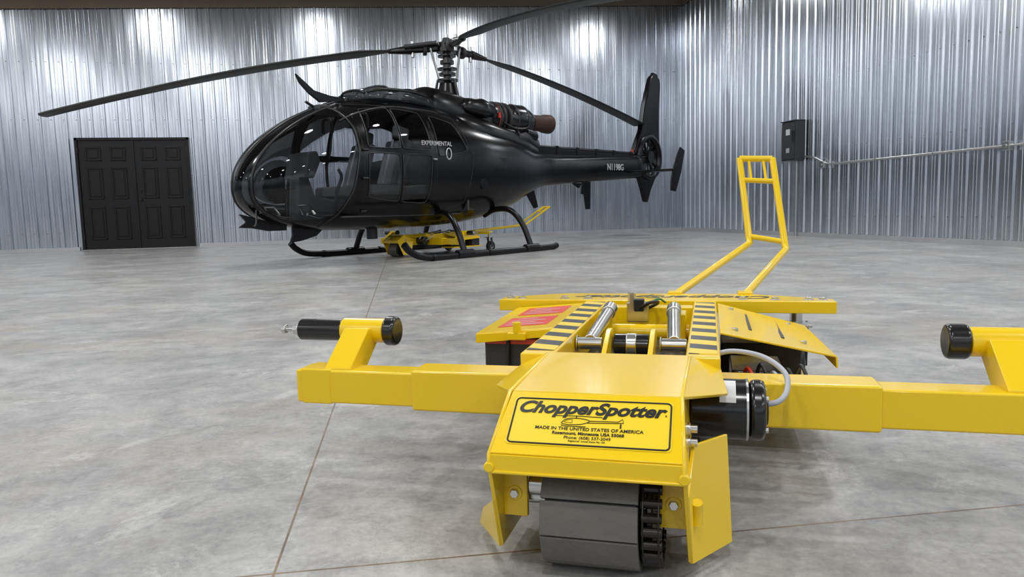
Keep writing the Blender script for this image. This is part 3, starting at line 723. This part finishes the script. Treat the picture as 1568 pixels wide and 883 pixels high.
def fin(name,P_,y0,y1,b=.03): return extr(name,P_,'y',y0,y1,BP,Hh,b)
fin('tail_fin',[(8.25,1.56),(8.42,1.86),(8.56,2.05),(8.70,2.55),(8.94,3.10),(9.02,3.17),(9.27,3.12),(9.30,3.0),(9.25,2.5),(9.24,2.05),(9.26,1.78),(9.05,1.94),(8.85,1.98),(8.65,1.93),(8.5,1.78),(8.44,1.62)],-.06,.06)
fin('fin_tip',[(9.02,3.14),(9.06,3.22),(9.22,3.2),(9.27,3.10)],-.03,.03,.01)
fin('ventral_fin',[(8.40,1.3),(8.60,.95),(8.72,.68),(8.80,.66),(8.92,.9),(9.15,1.2),(9.0,1.14),(8.85,1.115),(8.65,1.16),(8.50,1.28)],-.045,.045,.015)
ringb=loft('boom_to_duct',[[(s,hw*math.cos(2*math.pi*j/24),zc+hz_*math.sin(2*math.pi*j/24)) for j in range(24)] for s,hw,hz_,zc in ((8.2,.123,.21,1.345),(8.45,.12,.23,1.38),(8.56,.10,.2,1.45))],BP,Hh)
box('stabiliser',7.95,8.3,-1.0,1.0,1.22,1.26,BP,Hh,.015)
for sd in (-1,1):
    fin('endplate',[(7.98,.86),(8.16,.84),(8.36,1.2),(8.50,1.60),(8.34,1.66),(8.12,1.4),(8.0,1.05)],sd*1.0-.015,sd*1.0+.015,.01)
fin('belly_antenna',[(6.62,1.02),(6.86,1.03),(6.84,.56),(6.72,.56)],-.015,.015,.006)
fin('belly_antenna_small',[(6.30,1.02),(6.6,1.02),(6.5,.93)],-.012,.012,.005)
fin('vhf_antenna',[(5.05,.84),(5.25,.9),(5.35,.62),(5.25,.60)],-.012,.012,.005)
tube('tail_drive_shaft',[(5.0,0,1.60),(8.45,0,1.60)],.035,BP,Hh,False)
for k in range(6):
    s=5.3+k*.58; zt=sec(s)[1]; box('shaft_bearing',s-.03,s+.03,-.045,.045,zt-.03,1.64,BP,Hh,.012)
box('shaft_cover',5.2,8.4,-.03,.03,1.45,1.585,BP,Hh,.01)
cyl('beacon',(8.3,0,1.6),(8.3,0,1.68),.03,REDP,Hh,16)
# skids
for sd in (-1,1):
    y=sd*1.12; d0=-.02 if sd>0 else .05
    tube('skid',[(1.42+d0,y,.22),(1.50+d0,y,.14),(1.66+d0,y,.07),(1.95,y,.045),(2.6,y,.042),(3.9,y,.042),(4.32,y,.045)],.042,BP,Hh)
    cyl('skid_end',(4.30,y,.045),(4.38,y,.06),.043,BP,Hh,20)
    beam('skid_shoe',(1.9,y,.012),(4.15,y,.012),.06,.02,FR,Hh)
    for s0,s1,zt in ((2.55,2.47,.55),(3.75,3.80,.58)):
        tube('skid_strut',[(s0,sd*.28,zt-.06),(s0,sd*.5,zt+.02),(s0+(s1-s0)*.3,sd*.78,zt),(s0+(s1-s0)*.7,sd*.98,zt-.20),(s1,y,.06)],.040,BP,Hh)
        cyl('strut_saddle',(s1-.14,y,.055),(s1+.14,y,.055),.055,BP,Hh,20)
    for s in (1.9,2.9): cyl('skid_clamp',(s,y,.045),(s+.05,y,.045),.050,BP,Hh,20)
# wire cutters, mirrors
extr('wire_cutter_upper',[(.88,2.24),(.93,2.14),(1.05,2.03),(1.20,1.94),(1.55,1.98),(1.55,2.02),(1.35,2.03),(1.12,2.07)],'y',-.02,.02,BP,Hh,.004)
extr('wire_cutter_lower',[(.06,.62),(.22,.58),(.45,.52),(.64,.47),(.64,.42),(.40,.42),(.2,.46),(.05,.47),(.14,.53)],'y',-.02,.02,BP,Hh,.004)
extr('belly_blade',[(.72,.47),(1.15,.42),(1.05,.34),(.85,.29),(.68,.27),(.72,.36)],'y',-.015,.015,BP,Hh,.004)
tube('rear_view_mirror_arm',[(.16,-.2,.66),(.10,-.28,.52),(.06,-.30,.48)],.01,FR,Hh)
cyl('belly_camera',(1.9,0,.42),(1.9,0,.26),.07,DRK,Hh,24)

# ------------------------------------------------------------ camera
cd=bpy.data.cameras.new('camera'); cam=link(bpy.data.objects.new('camera',cd)); cd.sensor_width=36; cd.lens=25.94
cam.matrix_world=Matrix.Translation(CAM)@Matrix.Rotation(-YAW,4,'Z')@Matrix.Rotation(math.radians(90-6.14),4,'X')@Matrix.Rotation(math.radians(-1.49),4,'Z')
cd.clip_start=.05; cd.clip_end=100
scene.camera=cam
